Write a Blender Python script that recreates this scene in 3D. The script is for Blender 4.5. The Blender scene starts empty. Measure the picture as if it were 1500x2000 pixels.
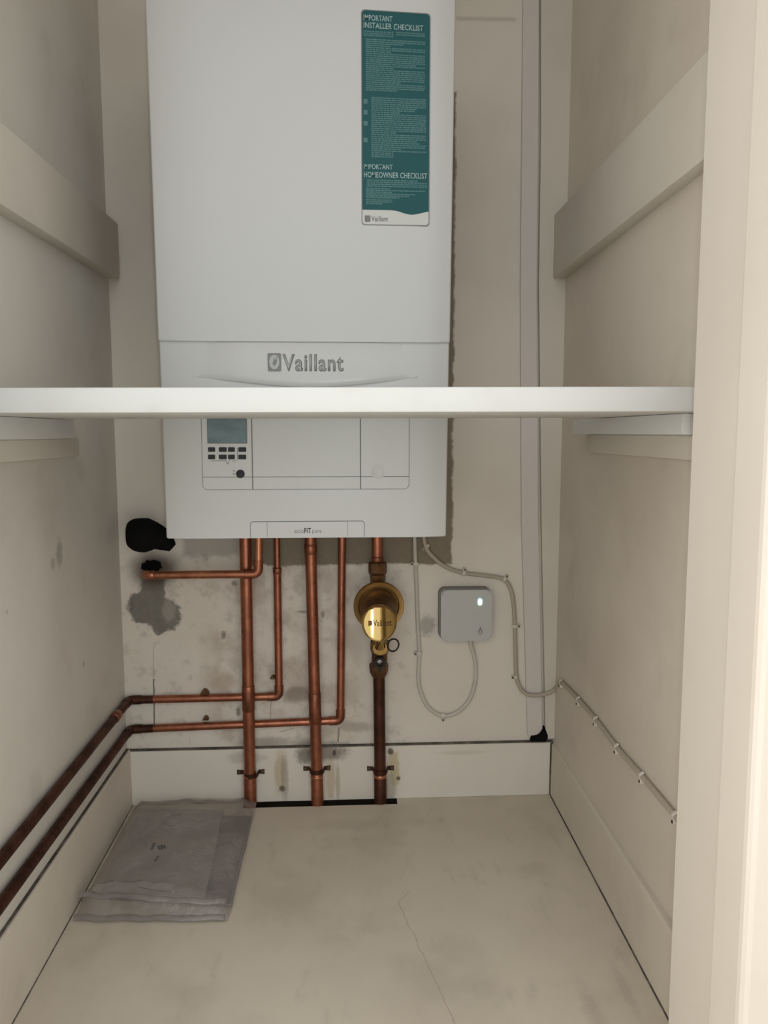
import bpy, bmesh, math, random
from mathutils import Vector, Matrix
random.seed(7)
PI = math.pi
sc = bpy.context.scene
col = sc.collection

# ------------------------------------------------------------------ camera measurements
EYE = Vector((0, 0, .722)); F = 1500.0
YAW = math.radians(3.167); PITCH = math.radians(5.891)
FWD = Vector((math.sin(YAW)*math.cos(PITCH), math.cos(YAW)*math.cos(PITCH), -math.sin(PITCH)))
RGT = Vector((math.cos(YAW), -math.sin(YAW), 0)); UPV = RGT.cross(FWD)
def _ray(px, py): return RGT*((px-750)/F) + UPV*((1000-py)/F) + FWD
def at(px, py, Y):                       # a measured photo point on the vertical plane at depth Y (metres)
    d = _ray(px, py); return EYE + d*(Y/d.y)
def atx(px, py, X):                      # on a side wall
    d = _ray(px, py); return EYE + d*(X/d.x)
def atz(px, py, Z):                      # on a level surface
    d = _ray(px, py); return EYE + d*((Z-EYE.z)/d.z)

# ------------------------------------------------------------------ materials
def lin(*c): return tuple(((v/255)/12.92 if v/255 <= .04045 else ((v/255+.055)/1.055)**2.4) for v in c) + (1,)
class NT:
    def __init__(s, name):
        s.m = bpy.data.materials.new(name); s.m.use_nodes = True
        s.t = s.m.node_tree; s.b = s.t.nodes['Principled BSDF']; s._o = None
    def n(s, kind): return s.t.nodes.new(kind)
    def put(s, sock, v):
        if isinstance(v, bpy.types.NodeSocket): s.t.links.new(v, sock)
        else: sock.default_value = v
    def math(s, op, a, b=0.0, clamp=False):
        k = s.n('ShaderNodeMath'); k.operation = op; k.use_clamp = clamp
        s.put(k.inputs[0], a); s.put(k.inputs[1], b); return k.outputs[0]
    def xyz(s):
        if s._o is None:
            tc = s.n('ShaderNodeTexCoord'); sp = s.n('ShaderNodeSeparateXYZ')
            s.t.links.new(tc.outputs['Object'], sp.inputs[0]); s._o = (tc.outputs['Object'], sp.outputs)
        return s._o
    def noise(s, scale, detail=4, rough=.55, stretch=None):
        co = s.xyz()[0]
        if stretch:
            mp = s.n('ShaderNodeMapping'); mp.inputs['Scale'].default_value = stretch
            s.t.links.new(co, mp.inputs[0]); co = mp.outputs[0]
        k = s.n('ShaderNodeTexNoise'); s.t.links.new(co, k.inputs['Vector'])
        k.inputs['Scale'].default_value = scale; k.inputs['Detail'].default_value = detail; k.inputs['Roughness'].default_value = rough
        return k.outputs['Fac']
    def ramp(s, v, lo, hi, a=0.0, b=1.0):
        k = s.n('ShaderNodeMapRange'); k.interpolation_type = 'SMOOTHSTEP'; k.clamp = True
        s.put(k.inputs['Value'], v)
        for nm, q in (('From Min', lo), ('From Max', hi), ('To Min', a), ('To Max', b)): k.inputs[nm].default_value = q
        return k.outputs[0]
    def mix(s, f, a, b):
        k = s.n('ShaderNodeMix'); k.data_type = 'RGBA'
        s.put(k.inputs[0], f); s.put(k.inputs[6], a); s.put(k.inputs[7], b); return k.outputs[2]
    def mul(s, a, b): return s.math('MULTIPLY', a, b)
    def blob(s, u, w, cu, cw, ru, rw, nz, amp=.8, soft=.25):     # ragged-edged stain
        a = s.math('DIVIDE', s.math('SUBTRACT', u, cu), ru); b = s.math('DIVIDE', s.math('SUBTRACT', w, cw), rw)
        d = s.math('SQRT', s.math('ADD', s.mul(a, a), s.mul(b, b)))
        d = s.math('ADD', d, s.mul(s.math('SUBTRACT', nz, .5), amp))
        return s.ramp(d, 1-soft, 1+soft, 1, 0)
    def box(s, u, w, u0, u1, w0, w1, nz, amp=.02, soft=.006):    # ragged-edged rectangle
        j = s.mul(s.math('SUBTRACT', nz, .5), amp)
        d = s.math('MINIMUM', s.math('MINIMUM', s.math('SUBTRACT', u, u0), s.math('SUBTRACT', u1, u)),
                   s.math('MINIMUM', s.math('SUBTRACT', w, w0), s.math('SUBTRACT', w1, w)))
        return s.ramp(s.math('ADD', d, j), -soft, soft)
    def line(s, u, w, p, q, width, nz, amp=.0):
        dx, dy = q[0]-p[0], q[1]-p[1]; L = math.hypot(dx, dy); dx /= L; dy /= L
        a = s.math('SUBTRACT', u, p[0]); b = s.math('SUBTRACT', w, p[1])
        t = s.math('ADD', s.mul(a, dx), s.mul(b, dy)); o = s.math('ABSOLUTE', s.math('ADD', s.math('SUBTRACT', s.mul(a, dy), s.mul(b, dx)), s.mul(s.math('SUBTRACT', nz, .5), amp)))
        e = s.math('MINIMUM', s.math('SUBTRACT', width, o), s.math('MINIMUM', t, s.math('SUBTRACT', L, t)))
        return s.ramp(e, 0, width*.8)
    def bump(s, h, strength, dist=.002):
        k = s.n('ShaderNodeBump'); k.inputs['Strength'].default_value = strength; k.inputs['Distance'].default_value = dist
        s.put(k.inputs['Height'], h); s.t.links.new(k.outputs[0], s.b.inputs['Normal'])
    def done(s, color, rough=.5, metal=0.0, spec=.5):
        s.put(s.b.inputs['Base Color'], color); s.put(s.b.inputs['Roughness'], rough); s.put(s.b.inputs['Metallic'], metal)
        s.b.inputs['Specular IOR Level'].default_value = spec
        return s.m
def plain(name, c, rough=.5, metal=0.0, spec=.5, var=.06, scale=30):
    k = NT(name); c2 = tuple(x*(1-var) for x in c[:3]) + (1,); c1 = tuple(min(1, x*(1+var)) for x in c[:3]) + (1,)
    return k.done(k.mix(k.noise(scale), c2, c1), rough, metal, spec)

WALLC = (.60, .545, .465, 1); WALLD = (.53, .475, .40, 1)
def wall_mat(name, stains=None, c1=WALLC, c2=WALLD):
    k = NT(name); o = k.xyz()[1]
    c = k.mix(k.ramp(k.noise(3.2, 6), .35, .7), c1, c2)
    if stains: c = stains(k, o[0], o[1], o[2], c)
    k.bump(k.noise(60, 5), .25, .001)
    return k.done(c, .62, 0, .3)

def back_stains(k, x, y, z, c):
    n1 = k.noise(38, 6, .65); n2 = k.noise(16, 5); n3 = k.noise(90, 5, .7)
    grub = k.mul(k.ramp(n2, .5, .72), k.ramp(z, .36, .52, .0, .55))                      # unevenly limed plaster low down
    low = k.mul(k.box(x, z, -.42, .12, -.1, .47, n1, .05, .03), k.ramp(n1, .50, .70, 0, .5))
    c = k.mix(low, c, (.40, .35, .29, 1))
    c = k.mix(k.mul(k.box(x, z, -.245, .02, .12, .47, n2, .09, .03), k.ramp(n2, .42, .62, .0, .55)), c, (.42, .34, .27, 1))
    brown = k.box(x, z, -.174, .2125, .470, 1.339, n1, .016, .003)                        # never painted behind the old boiler
    c = k.mix(brown, c, k.mix(n3, (.185, .15, .105, 1), (.27, .225, .165, 1)))
    c = k.mix(k.mul(k.box(x, z, -.30, -.174, .487, .62, n1, .04, .008), .65), c, (.30, .28, .25, 1))
    c = k.mix(k.mul(k.blob(x, z, -.358, .440, .022, .030, n2, .8, .2), .9), c, (.13, .118, .10, 1))
    patch = k.math('MAXIMUM', k.blob(x, z, -.372, .392, .034, .034, n1, 1.3, .10), k.math('MAXIMUM', k.blob(x, z, -.345, .378, .034, .036, n1, 1.3, .10), k.blob(x, z, -.360, .418, .026, .020, n1, 1.3, .10)))
    c = k.mix(patch, c, k.mix(n3, (.13, .12, .10, 1), (.27, .25, .215, 1)))
    c = k.mix(k.mul(k.blob(x, z, -.330, .385, .012, .022, n3, 1.8, .35), .55), c, (.40, .36, .31, 1))
    c = k.mix(k.mul(k.blob(x, z, -.352, .465, .040, .032, n2, .7, .5), .85), c, (.07, .045, .03, 1))
    for (px, py, rx, rz, f, cc) in ((835, 1222, .014, .020, .55, (.20, .185, .16, 1)), (585, 1355, .028, .016, .6, (.18, .13, .10, 1)),
                                    (640, 1465, .045, .016, .65, (.10, .08, .06, 1)), (600, 1460, .03, .02, .6, (.10, .08, .06, 1)),
                                    (437, 1240, .005, .007, .8, (.20, .17, .14, 1)), (590, 1195, .010, .003, .7, (.25, .2, .16, 1)),
                                    (630, 1200, .003, .006, .7, (.25, .2, .16, 1)), (440, 1330, .022, .016, .4, (.40, .28, .19, 1)),
                                    (420, 1325, .03, .02, .25, (.40, .30, .22, 1)), (520, 1450, .05, .010, .45, (.2, .17, .14, 1)),
                                    (690, 1420, .03, .01, .45, (.25, .2, .17, 1)), (255, 1185, .008, .012, .6, (.12, .11, .1, 1)),
                                    (458, 1140, .006, .005, .7, (.2, .17, .14, 1)), (465, 1390, .004, .008, .7, (.15, .12, .1, 1))):
        p = at(px, py, 1.46)
        c = k.mix(k.mul(k.blob(x, z, p.x, p.z, rx, rz, n1 if rx > .02 else n3, 2.0, .45), f), c, cc)
    for (a, b, wd, f) in (((300, 1325), (302, 1425), .0022, .85), ((300, 1260), (300, 1325), .001, .4), ((475, 1150), (640, 1345), .0006, .0),
                          ((530, 1365), (528, 1420), .0012, .5), ((662, 1420), (660, 1450), .0022, .7), ((545, 1430), (575, 1422), .0014, .5)):
        if f == 0: continue
        p, q = at(*a, 1.46), at(*b, 1.46)
        c = k.mix(k.mul(k.line(x, z, (p.x, p.z), (q.x, q.z), wd, n1, .006), f), c, (.07, .06, .05, 1))
    p, q = at(889, 36, 1.46), at(1010, 38, 1.46)                                          # plaster joint high up
    c = k.mix(k.mul(k.line(x, z, (p.x, p.z), (q.x, q.z), .006, n1, .004), .35), c, (.3, .26, .2, 1))
    return c
def left_stains(k, x, y, z, c):
    n1 = k.noise(85, 6, .7)
    for (px, py, ry, rz, f) in ((122, 1080, .012, .018, .55), (110, 1100, .008, .008, .4), (168, 1297, .004, .004, .6), (20, 1195, .004, .003, .4),
                                (165, 920, .02, .015, .15), (75, 1545, .02, .03, .15)):
        p = atx(px, py, -.415)
        c = k.mix(k.mul(k.blob(y, z, p.y, p.z, ry, rz, n1, 2.2, .4), f), c, (.22, .19, .16, 1))
    return k.mix(k.mul(k.ramp(k.noise(9, 5), .55, .75), .25), c, (.42, .37, .31, 1))
def right_stains(k, x, y, z, c):
    n1 = k.noise(30, 6, .65)
    return k.mix(k.mul(k.ramp(k.noise(7, 5), .52, .75), .30), c, (.44, .38, .31, 1))
def floor_stains(k, x, y, z, c):
    n1 = k.noise(40, 7, .7); n2 = k.noise(6, 5)
    c = k.mix(k.mul(k.ramp(n2, .48, .70), .38), c, (.43, .375, .295, 1))
    c = k.mix(k.mul(k.ramp(k.noise(30, 5, .6, (1, .35, 1)), .56, .75), .3), c, (.38, .33, .27, 1))
    p, q, r = atz(778, 1762, 0), atz(890, 2000, 0), atz(800, 1740, 0)
    e = (q-p)*2 + p
    c = k.mix(k.mul(k.line(x, y, (p.x, p.y), (e.x, e.y), .0016, n1, .012), .35), c, (.25, .21, .16, 1))
    c = k.mix(k.mul(k.line(x, y, (p.x, p.y), (r.x, r.y), .0016, n1, .008), .3), c, (.25, .21, .16, 1))
    for (px, py, rx, ry, f) in ((1040, 1700, .03, .02, .22), (900, 1860, .03, .03, .18), (1165, 1990, .01, .06, .3), (1220, 1930, .006, .05, .25), (700, 1610, .10, .02, .2), (1170, 1650, .012, .07, .3)):
        p = atz(px, py, 0)
        c = k.mix(k.mul(k.blob(x, y, p.x, p.y, rx, ry, n1, 2.4, .7), f*.8), c, (.26, .22, .17, 1))
    return c
def skirt_stains(k, x, y, z, c):
    n1 = k.noise(85, 6, .7)
    for (px, py, rx, rz, f, cc) in ((547, 1510, .010, .042, .75, (.52, .43, .27, 1)), (556, 1520, .007, .05, .55, (.30, .25, .19, 1)), (646, 1520, .009, .040, .7, (.52, .41, .28, 1)),
                                    (660, 1530, .004, .04, .5, (.36, .28, .2, 1)), (768, 1490, .011, .022, .8, (.52, .42, .25, 1)), (772, 1518, .009, .016, .75, (.50, .42, .2, 1)),
                                    (762, 1540, .012, .03, .6, (.34, .29, .22, 1)), (551, 1540, .006, .006, .9, (.13, .1, .08, 1)), (778, 1520, .004, .004, .9, (.12, .09, .06, 1)),
                                    (638, 1470, .04, .016, .7, (.13, .10, .08, 1)), (598, 1475, .02, .018, .7, (.13, .10, .08, 1)), (653, 1470, .003, .006, .9, (.08, .06, .05, 1)), (763, 1468, .006, .007, .9, (.1, .07, .05, 1)),
                                    (480, 1480, .035, .012, .35, (.3, .25, .2, 1)), (900, 1470, .05, .004, .2, (.3, .25, .2, 1))):
        p = at(px, py, 1.4535)
        c = k.mix(k.mul(k.blob(x, z, p.x, p.z, rx, rz, n1, 1.2, .4), f), c, cc)
    return c

M = {}
M['wall_back'] = wall_mat('plaster_back', back_stains, (.75, .695, .615, 1), (.68, .62, .54, 1))
M['wall_left'] = wall_mat('plaster_left', left_stains, (.665, .625, .56, 1), (.595, .555, .49, 1))
M['wall_right'] = wall_mat('plaster_right', right_stains, (.68, .615, .525, 1), (.61, .545, .46, 1))
M['skirt'] = wall_mat('skirting_paint', skirt_stains, (.76, .71, .63, 1), (.68, .63, .545, 1))
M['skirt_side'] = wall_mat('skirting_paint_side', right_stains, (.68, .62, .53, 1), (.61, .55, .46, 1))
M['floor'] = wall_mat('floor_paint', floor_stains, (.68, .61, .50, 1), (.61, .54, .44, 1))
M['wood'] = wall_mat('gloss_wood_paint', None, (.66, .612, .53, 1), (.60, .552, .475, 1))
M['jamb'] = wall_mat('jamb_paint', None, (.66, .61, .535, 1), (.62, .57, .495, 1))
M['shelf'] = NT('shelf_paint'); _k = M['shelf']; _o = _k.xyz()[1]
M['shelf'] = _k.done(_k.mix(_k.mul(_k.ramp(_k.noise(14, 6), .5, .75), .5), (.68, .68, .66, 1), (.61, .595, .56, 1)), .5, 0, .4)
k = NT('gap_dust'); M['dust'] = k.done(k.mix(k.ramp(k.noise(30, 6, .7), .35, .8), (.075, .065, .055, 1), (.24, .21, .175, 1)), .95, 0, .1)
M['void'] = plain('under_floor', (.018, .015, .012, 1), 1, 0, 0, .3)
M['lilac'] = plain('trunking_plastic', (.66, .605, .565, 1), .5, 0, .4, .03)
M['white'] = plain('boiler_enamel', (.60, .602, .588, 1), .30, 0, .5, .01, 8)
M['white2'] = plain('boiler_panel', (.605, .607, .59, 1), .38, 0, .5, .01, 8)
M['gap'] = plain('panel_gap', (.20, .205, .21, 1), .7, 0, .3, .05)
M['silver'] = plain('logo_grey', (.42, .43, .42, 1), .45, .2, .5, .06, 300)
M['silver_d'] = plain('logo_rim', (.22, .22, .215, 1), .5, .1, .5, .05, 300)
M['teal'] = plain('sticker_teal', (.010, .088, .096, 1), .45, 0, .25, .10, 40)
M['print'] = plain('sticker_print', (.085, .20, .20, 1), .5, 0, .3, .15, 200)
M['print_head'] = plain('sticker_heading', (.36, .48, .47, 1), .5, 0, .3, .1, 200)
M['paper_white'] = plain('sticker_white', (.62, .62, .59, 1), .45, 0, .4, .02)
M['ink'] = plain('ink_black', (.035, .035, .035, 1), .6, 0, .3, .1)
M['ink_grey'] = plain('ink_grey', (.22, .22, .215, 1), .6, 0, .3, .1)
M['button'] = plain('button_rubber', (.03, .032, .035, 1), .6, 0, .3, .1)
M['black'] = plain('black_foam', (.006, .006, .006, 1), .9, 0, .1, .3, 60)
M['rubber'] = plain('black_metal', (.025, .02, .015, 1), .45, .4, .4, .2)
k = NT('display_glass'); o = k.xyz()[1]
M['lcd'] = k.done(k.mix(k.ramp(k.noise(40, 4, .6, (.4, 1, 1.4)), .35, .65), (.095, .155, .165, 1), (.145, .212, .222, 1)), .22, 0, .5)
def copper(name, c1, c2, rough, dark=(.08, .035, .022, 1)):
    k = NT(name); n1 = k.noise(26, 6, .65, (1, 1, .6)); n2 = k.noise(110, 4)
    c = k.mix(k.ramp(n1, .4, .65), c1, c2); c = k.mix(k.mul(k.ramp(n2, .55, .75), .45), c, dark)
    return k.done(c, k.ramp(n1, .3, .7, rough, rough+.16), .9, .5)
M['copper'] = copper('copper_tube', (.43, .165, .098, 1), (.29, .108, .066, 1), .30)
M['copper_b'] = copper('copper_bright', (.58, .25, .14, 1), (.42, .165, .095, 1), .25)
M['copper_d'] = copper('copper_dark', (.115, .048, .031, 1), (.066, .030, .020, 1), .45)  # darker, rougher copper for the left wall runs, gas pipe and clips
M['copper_f'] = copper('copper_fitting', (.38, .145, .085, 1), (.22, .085, .055, 1), .32)
M['bronze'] = copper('dark_bronze', (.20, .105, .05, 1), (.11, .06, .03, 1), .40, (.03, .02, .01, 1))
k = NT('polished_brass'); M['brass'] = k.done(k.mix(k.noise(60), (.50, .35, .135, 1), (.43, .295, .11, 1)), .09, 1, .5)
k = NT('dull_brass'); M['brass_d'] = k.done(k.mix(k.noise(50, 5), (.47, .30, .11, 1), (.31, .19, .07, 1)), .34, 1, .5)
M['cable'] = plain('cable_sheath', (.56, .52, .455, 1), .45, 0, .4, .04)
M['cable_wall'] = plain('shaded_cable', (.44, .38, .305, 1), .55, 0, .35, .08, 60)  # darkened so the sheath colour carries the cable's shadow on the wall
M['clip'] = plain('clip_plastic', (.64, .60, .53, 1), .45, 0, .4, .04)
M['nail'] = plain('nail_steel', (.12, .09, .06, 1), .5, .8, .5, .2)
M['box'] = plain('receiver_plastic', (.505, .50, .485, 1), .42, 0, .45, .012, 10)
M['box_shade'] = plain('receiver_shade', (.23, .215, .195, 1), .55, 0, .3, .03)  # dark tone for the shadow along the receiver's left and top
k = NT('led_light'); k.b.inputs['Emission Color'].default_value = (.35, 1, .85, 1); k.b.inputs['Emission Strength'].default_value = 4.0
M['led'] = k.done((.6, .9, .85, 1), .3)
k = NT('paper'); M['paper'] = k.done(k.mix(k.ramp(k.noise(9, 4), .4, .7), (.50, .455, .425, 1), (.43, .39, .37, 1)), .7, 0, .2)
M['leaflet'] = plain('grey_leaflet', (.27, .245, .245, 1), .6, 0, .3, .06)
# clear polythene
k = NT('clear_polythene'); k.done((.50, .47, .45, 1), .15, 0, .7)
tr = k.n('ShaderNodeBsdfTransparent'); tr.inputs[0].default_value = (.83, .81, .80, 1); mx = k.n('ShaderNodeMixShader')
k.bump(k.noise(26, 5, .6), .8, .012)
k.t.links.new(k.ramp(k.noise(14, 5, .6),   .3, .75, .20, .50), mx.inputs[0]); k.t.links.new(tr.outputs[0], mx.inputs[1]); k.t.links.new(k.b.outputs[0], mx.inputs[2])
k.t.links.new(mx.outputs[0], k.t.nodes['Material Output'].inputs['Surface']); M['poly'] = k.m

# ------------------------------------------------------------------ objects
def tag(o, label=None, cat=None, group=None, kind=None):
    if label: o['label'] = label
    if cat: o['category'] = cat
    if group: o['group'] = group
    if kind: o['kind'] = kind
    return o
def thing(name, loc, label, cat, group=None):
    o = bpy.data.objects.new(name, None); col.objects.link(o); o.location = loc; o.empty_display_size = .02
    return tag(o, label, cat, group)
def obj(name, bm, mats, parent=None, smooth=False, sharp=35):
    me = bpy.data.meshes.new(name)
    bmesh.ops.recalc_face_normals(bm, faces=bm.faces[:])
    if smooth:
        for f in bm.faces: f.smooth = True
        for e in bm.edges:
            if len(e.link_faces) == 2 and e.calc_face_angle(0) > math.radians(sharp): e.smooth = False
    bm.to_mesh(me); bm.free()
    for m in (mats if isinstance(mats, (list, tuple)) else [mats]): me.materials.append(m)
    o = bpy.data.objects.new(name, me); col.objects.link(o)
    if parent is not None:
        p = parent; off = Vector((0, 0, 0))
        while p is not None: off += Vector(p.location); p = p.parent
        o.parent = parent; o.location = -off           # meshes are modelled in room coordinates
        me.transform(Matrix.Translation(o.location)); o.location = (0, 0, 0)
    return o
def centre(o, base=None):                               # put a lone mesh's origin at its own base, keep it where it is
    vs = [v.co for v in o.data.vertices]
    if base is None:
        base = Vector((sum(v.x for v in vs)/len(vs), sum(v.y for v in vs)/len(vs), min(v.z for v in vs)))
    o.data.transform(Matrix.Translation(-base)); o.location = base
    return o
def bm_new(): return bmesh.new()
def add_box(bm, x0, x1, y0, y1, z0, z1, bev=0, seg=2, mi=0):
    r = bmesh.ops.create_cube(bm, size=1); vs = r['verts']
    for v in vs: v.co = Vector(((x0+x1)/2 + v.co.x*(x1-x0), (y0+y1)/2 + v.co.y*(y1-y0), (z0+z1)/2 + v.co.z*(z1-z0)))
    fs = list({f for v in vs for f in v.link_faces})
    for f in fs: f.material_index = mi
    if bev:
        es = list({e for v in vs for e in v.link_edges})
        bmesh.ops.bevel(bm, geom=es, offset=bev, segments=seg, affect='EDGES', profile=.5)
    return bm
def add_hexa(bm, pts, bev=0, mi=0):                     # 8 corners: bottom 4 ccw, top 4 ccw
    v = [bm.verts.new(p) for p in pts]
    fs = [bm.faces.new([v[i] for i in q]) for q in ((3, 2, 1, 0), (4, 5, 6, 7), (0, 1, 5, 4), (1, 2, 6, 5), (2, 3, 7, 6), (3, 0, 4, 7))]
    for f in fs: f.material_index = mi
    if bev: bmesh.ops.bevel(bm, geom=list({e for f in fs for e in f.edges}), offset=bev, segments=2, affect='EDGES', profile=.5)
    return bm
def add_prism(bm, poly, fn, d0, d1, mi=0):              # closed outline in 2-D, fn(u, w, d) -> point
    a = [bm.verts.new(fn(u, w, d0)) for u, w in poly]; b = [bm.verts.new(fn(u, w, d1)) for u, w in poly]; n = len(poly)
    fs = [bm.faces.new(a[::-1]), bm.faces.new(b)] + [bm.faces.new((a[i], a[(i+1) % n], b[(i+1) % n], b[i])) for i in range(n)]
    for f in fs: f.material_index = mi
    return fs
def rrect(x0, x1, z0, z1, r, seg=6, corners='tlbr'):
    out = []
    for (cx, cz, a0, on) in ((x1-r, z1-r, 0, 1), (x0+r, z1-r, 90, 1), (x0+r, z0+r, 180, 1), (x1-r, z0+r, 270, 1)):
        key = {0: 'T', 90: 't', 180: 'b', 270: 'B'}[a0]
        if corners == 'top' and key in 'bB' or corners == 'bottom' and key in 'tT':
            sx = 1 if key in 'TB' else -1; sz = 1 if key in 'Tt' else -1
            out.append((cx + sx*r, cz + sz*r)); continue
        for i in range(seg+1):
            a = math.radians(a0 + 90*i/seg); out.append((cx + r*math.cos(a), cz + r*math.sin(a)))
    return out
def smooth_path(pts, fil, seg=8):
    pts = [Vector(p) for p in pts]; out = [pts[0]]
    for i in range(1, len(pts)-1):
        a, b, c = pts[i-1], pts[i], pts[i+1]; r = fil[i] if isinstance(fil, (list, tuple)) else fil
        u = (a-b).normalized(); w = (c-b).normalized(); ang = u.angle(w)
        if r <= 0 or abs(ang-PI) < .02: out.append(b); continue
        d = min(r/math.tan(ang/2), (a-b).length*.49, (c-b).length*.49)
        p, q = b+u*d, b+w*d
        for j in range(seg+1):
            t = j/seg; out.append(p*(1-t)**2 + b*2*t*(1-t) + q*t*t)
    out.append(pts[-1]); return out
def spline(pts, n=8):
    pts = [Vector(p) for p in pts]; P = [pts[0]*2-pts[1]] + pts + [pts[-1]*2-pts[-2]]; out = []
    for i in range(1, len(P)-2):
        p0, p1, p2, p3 = P[i-1:i+3]
        for j in range(n):
            t = j/n; out.append(.5*((2*p1) + (p2-p0)*t + (2*p0-5*p1+4*p2-p3)*t*t + (3*p1-p0-3*p2+p3)*t**3))
    out.append(pts[-1]); return out
def add_tube(bm, path, r, seg=18, caps=True, mi=0, sq=1.0):
    path = [Vector(p) for p in path]; rings = []; n = None
    for i, p in enumerate(path):
        t = (path[min(i+1, len(path)-1)] - path[max(i-1, 0)]).normalized()
        if n is None: n = (Vector((0, 0, 1)) if abs(t.z) < .9 else Vector((0, 1, 0))).cross(t).normalized()
        n = (n - t*n.dot(t)).normalized(); b = t.cross(n)
        rr = r(i/(len(path)-1)) if callable(r) else (r[i] if isinstance(r, (list, tuple)) else r)
        rings.append([bm.verts.new(p + n*(rr*math.cos(2*PI*k/seg)) + b*(rr*sq*math.sin(2*PI*k/seg))) for k in range(seg)])
    fs = []
    for a, c in zip(rings, rings[1:]):
        for k in range(seg): fs.append(bm.faces.new((a[k], a[(k+1) % seg], c[(k+1) % seg], c[k])))
    if caps: fs.append(bm.faces.new(rings[0][::-1])); fs.append(bm.faces.new(rings[-1]))
    for f in fs: f.material_index = mi
    return bm
def add_lathe(bm, prof, org, axis, seg=40, mi=0, hexa=False):    # prof: (radius, distance along axis)
    org = Vector(org); ax = Vector(axis).normalized()
    u = (Vector((0, 0, 1)) if abs(ax.z) < .9 else Vector((1, 0, 0))).cross(ax).normalized(); w = ax.cross(u); rings = []
    for r, d in prof:
        if r < 1e-6: rings.append([bm.verts.new(org+ax*d)])
        else: rings.append([bm.verts.new(org + ax*d + u*(r*math.cos(2*PI*k/seg)) + w*(r*math.sin(2*PI*k/seg))) for k in range(seg)])
    for a, c in zip(rings, rings[1:]):
        for k in range(seg):
            k2 = (k+1) % seg
            if len(a) == 1 and len(c) == 1: continue
            q = (a[0], c[k2], c[k]) if len(a) == 1 else (a[k], a[k2], c[0]) if len(c) == 1 else (a[k], a[k2], c[k2], c[k])
            f = bm.faces.new(q); f.material_index = mi
    if len(rings[0]) > 1: bm.faces.new(rings[0][::-1]).material_index = mi
    if len(rings[-1]) > 1: bm.faces.new(rings[-1]).material_index = mi
    return bm
def text_obj(name, body, width, height, depth, origin, mat, parent, align='LEFT', bold=0.0, mtx=None, gap=None):
    cu = bpy.data.curves.new(name, 'FONT'); cu.body = body; cu.size = 1; cu.extrude = 0; cu.offset = bold; cu.align_x = align; cu.space_character = gap or 1 + bold*5
    cu.resolution_u = 3
    t = bpy.data.objects.new(name, cu); col.objects.link(t)
    bpy.context.view_layer.update()
    me = bpy.data.meshes.new_from_object(t.evaluated_get(bpy.context.evaluated_depsgraph_get()))
    bpy.data.objects.remove(t); bpy.data.curves.remove(cu)
    xs = [v.co.x for v in me.vertices]; ys = [v.co.y for v in me.vertices]
    sx = width/(max(xs)-min(xs)); sy = height/(max(ys)-min(ys)); x0, y0 = min(xs), min(ys)
    bm = bmesh.new(); bm.from_mesh(me); bpy.data.meshes.remove(me)
    for v in bm.verts: v.co = Vector(((v.co.x-x0)*sx, 0, (v.co.y-y0)*sy))
    if depth:
        r = bmesh.ops.extrude_face_region(bm, geom=bm.faces[:])
        for g in r['geom']:
            if isinstance(g, bmesh.types.BMVert): g.co.y -= depth
    for v in bm.verts: v.co = (mtx @ v.co if mtx else v.co) + Vector(origin)
    return obj(name, bm, mat, parent)
def struct(name, bm, mat, label, cat, smooth=False):
    return tag(obj(name, bm, mat, None, smooth), label, cat, None, 'structure')

# ------------------------------------------------------------------ the setting
D = 1.46; SK = 1.4535; TOP = 1.75
bm = bm_new(); add_box(bm, -.56, .56, D, D+.06, -.2, TOP)
struct('wall_back', bm, M['wall_back'], 'stained cream plaster back wall behind the boiler and pipes', 'wall')
bm = bm_new(); add_hexa(bm, [(-.56, .40, -.05), (-.417, .40, -.05), (-.4175, D, -.05), (-.56, D, -.05), (-.56, .40, TOP), (-.419, .40, TOP), (-.424, D, TOP), (-.56, D, TOP)])
struct('wall_left', bm, M['wall_left'], 'cream painted left side wall of the cupboard', 'wall')
bm = bm_new(); add_hexa(bm, [(.408, .40, -.05), (.56, .40, -.05), (.56, D, -.05), (.418, D, -.05), (.410, .40, TOP), (.56, .40, TOP), (.56, D, TOP), (.4205, D, TOP)])
struct('wall_right', bm, M['wall_right'], 'cream painted right side wall with a cable clipped along it', 'wall')
bm = bm_new(); add_box(bm, -.56, .56, .40, D+.06, TOP, TOP+.05)
struct('ceiling', bm, M['wood'], 'ceiling of the cupboard above the frame', 'ceiling')
# floor boards with the open slot the pipes drop through
sx0, sx1, sy0 = -.195, at(775, 1560, SK).x, 1.4315
bm = bm_new()
add_box(bm, -.56, .56, -.6, sy0, -.02, 0); add_box(bm, -.56, sx0, sy0, D, -.02, 0); add_box(bm, sx1, .56, sy0, D, -.02, 0)
add_box(bm, sx0-.03, sx1+.03, sy0-.05, D, -.16, -.15, mi=1); add_box(bm, sx0-.03, sx1+.03, sy0-.055, sy0-.05, -.16, -.02, mi=1)
add_box(bm, sx0, sx1, SK, D, -.16, -.001, mi=1)
bmesh.ops.remove_doubles(bm, verts=bm.verts[:], dist=1e-6)
struct('floor', bm, [M['floor'], M['void']], 'scuffed cream painted floor board with a black slot at the back', 'floor')
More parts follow.
